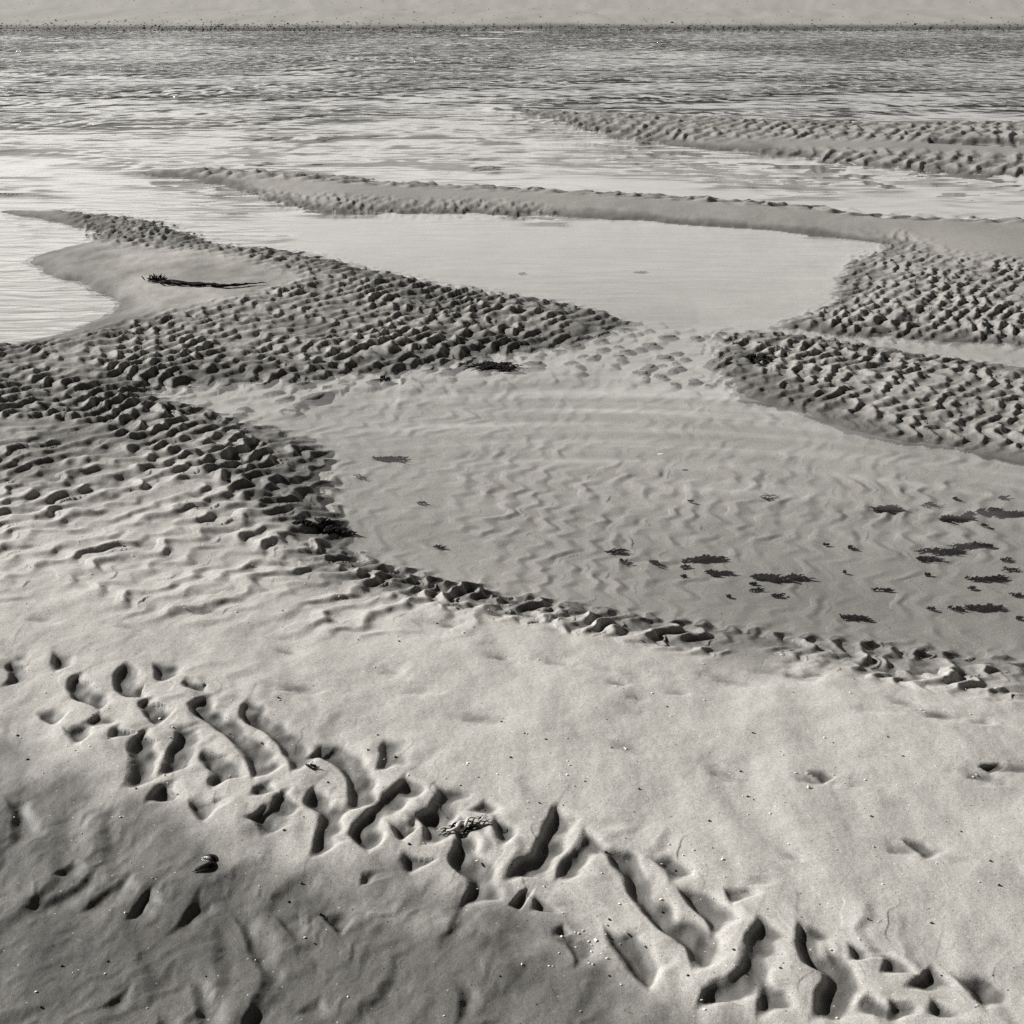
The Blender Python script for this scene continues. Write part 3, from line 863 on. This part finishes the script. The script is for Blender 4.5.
# shell crumbs: loosely clustered over the near sand
spots = []
hubs = [(585, 940, 22, 14, 22), (120, 720, 60, 30, 16), (240, 540, 70, 40, 26), (700, 700, 200, 50, 26), (850, 830, 120, 70, 28), (300, 600, 120, 25, 22), (560, 800, 90, 50, 16), (60, 560, 50, 40, 14)]
for cx, cy, sx, sy, n in hubs:
    for _ in range(n):
        spots.append((random.gauss(cx, sx), random.gauss(cy, sy)))
while len(spots) < 250:
    spots.append((random.uniform(0, 1024), random.uniform(560, 1020)))
for px, py in spots:
    if not (2 < px < 1022 and 470 < py < 1020): continue
    xx, yy, z = locate(px, py)
    if z < .008: continue
    drop('shell_fragment', random.choice(CH), px, py, random.uniform(.003, .006) * (1.6 if random.random() < .06 else 1), 'tiny white shell fragment among many on the near sand', 'shell', 'white shell fragments scattered on the near sand')
for _ in range(70):
    px, py = random.uniform(0, 1024), random.uniform(600, 1015)
    drop('pebble', random.choice(ST), px, py, random.uniform(.003, .006), 'tiny dark pebble lying on the near sand', 'pebble', 'dark pebbles scattered on the near sand')
# stony edge of the far shore
for k in range(300):
    px = random.uniform(0, 1024); py = 31.5 - abs(random.gauss(0, 2.0)) if k < 265 else random.uniform(3, 26)
    x, y, _ = at(px, py, 0)
    y = max(y, FAR_Y - .3)
    z = max(height(x, y), -.02)
    o = bpy.data.objects.new('beach_stone', random.choice(ST)); COL.objects.link(o)
    s = random.uniform(.035, .075) if k < 250 else random.uniform(.025, .05)
    o.location = (x, y, z + s * .12); o.scale = (s * random.uniform(.9, 1.7), s, s * random.uniform(.8, 1.2)); o.rotation_euler = (0, 0, random.uniform(0, 6.28))
    tag(o, 'dark stone among many along the far shore', 'stone', 'dark stones along the far shore')
bm = bmesh.new()
for k in range(3200):
    px = random.uniform(-150, 1174); py = 31 - abs(random.gauss(0, 2.4)) if k < 2700 else random.uniform(-8, 26)
    x, y, _ = at(px, py, 0); y = max(y, FAR_Y - .3)
    z = max(height(x, y), -.02); s = random.uniform(.02, .055) if k < 2700 else random.uniform(.02, .04)
    vv = [bm.verts.new((x + s * a * random.uniform(.5, .9), y + s * b * random.uniform(.5, .8), z + c * s * random.uniform(.3, .5))) for a, b, c in ((1, 0, 0), (0, 1, 0), (-1, 0, 0), (0, -1, 0), (0, 0, 1), (0, 0, -.5))]
    for a in range(4):
        bm.faces.new((vv[a], vv[(a + 1) % 4], vv[4])); bm.faces.new((vv[(a + 1) % 4], vv[a], vv[5]))
shing = obj('shingle', bm, STONE, None, (0, 0, 0), False)
tag(shing, 'dark shingle strewn along the far water edge', 'shingle'); shing['kind'] = 'stuff'

# ------------------------------------------------------------------ light, sky, camera
SUN_EL, SUN_AZ = math.radians(27), math.radians(-66)       # azimuth from the view direction, negative = left
w = bpy.data.worlds.new('World'); S.world = w; w.use_nodes = True
nt = w.node_tree; N, L = nt.nodes, nt.links
bg = N['Background']; bg.inputs['Strength'].default_value = .085
sky = N.new('ShaderNodeTexSky'); sky.sky_type = 'NISHITA'; sky.sun_disc = False
sky.sun_elevation = SUN_EL; sky.sun_rotation = SUN_AZ
sky.air_density = 1.0; sky.dust_density = .3; sky.ozone_density = 1.0
sc_ = N.new('ShaderNodeSeparateColor'); L.new(sky.outputs[0], sc_.inputs[0])  # red channel alone, as through a red filter
vm = N.new('ShaderNodeVectorMath'); vm.operation = 'SCALE'; vm.inputs[0].default_value = (1, .974, .930)
# sky shaping added: low band brighter for reflections, overhead and back dimmed for shade
tc_ = N.new('ShaderNodeTexCoord'); sx_ = N.new('ShaderNodeSeparateXYZ'); L.new(tc_.outputs['Generated'], sx_.inputs[0])
mr = N.new('ShaderNodeMapRange'); mr.interpolation_type = 'SMOOTHSTEP'
for i_, v_ in enumerate((.18, .55, 2.2, .18)): mr.inputs[1 + i_].default_value = v_
L.new(sx_.outputs['Z'], mr.inputs[0])
mr2 = N.new('ShaderNodeMapRange'); mr2.interpolation_type = 'SMOOTHSTEP'
for i_, v_ in enumerate((-.02, .19, .40, 1.0)): mr2.inputs[1 + i_].default_value = v_
L.new(sx_.outputs['Z'], mr2.inputs[0])
mr3 = N.new('ShaderNodeMapRange'); mr3.interpolation_type = 'SMOOTHSTEP'
for i_, v_ in enumerate((-.45, .55, .30, 1.0)): mr3.inputs[1 + i_].default_value = v_
L.new(sx_.outputs['Y'], mr3.inputs[0])
L.new(math_(nt, 'MULTIPLY', math_(nt, 'MULTIPLY', math_(nt, 'MULTIPLY', sc_.outputs[0], mr.outputs[0]), mr2.outputs[0]), mr3.outputs[0]), vm.inputs['Scale']); L.new(vm.outputs[0], bg.inputs['Color'])
ld = bpy.data.lights.new('sun', 'SUN'); ld.energy = 5.0; ld.angle = math.radians(.5); ld.color = (1, .99, .965)
lo = bpy.data.objects.new('sun', ld); COL.objects.link(lo)
sdir = (math.sin(SUN_AZ) * math.cos(SUN_EL), math.cos(SUN_AZ) * math.cos(SUN_EL), math.sin(SUN_EL))
from mathutils import Vector
lo.rotation_euler = Vector(sdir).to_track_quat('Z', 'Y').to_euler()
lo.location = (-6, 6, 8)

cd = bpy.data.cameras.new('camera'); cam = bpy.data.objects.new('camera', cd); COL.objects.link(cam)
cam.location = (0, 0, CAM_H); cam.rotation_euler = (math.pi / 2 - PITCH, 0, 0)
cd.sensor_width = 36; cd.lens = F / 1024 * 36; cd.clip_start = .05; cd.clip_end = 3000
S.camera = cam
vs_ = S.view_settings; vs_.view_transform = 'Standard'; vs_.look = 'None'; vs_.gamma = 1; vs_.exposure = 0.48
try: S.display_settings.display_device = 'sRGB'
except Exception: pass
S.cycles.max_bounces = 6; S.cycles.transparent_max_bounces = 8
S.cycles.use_denoising = False
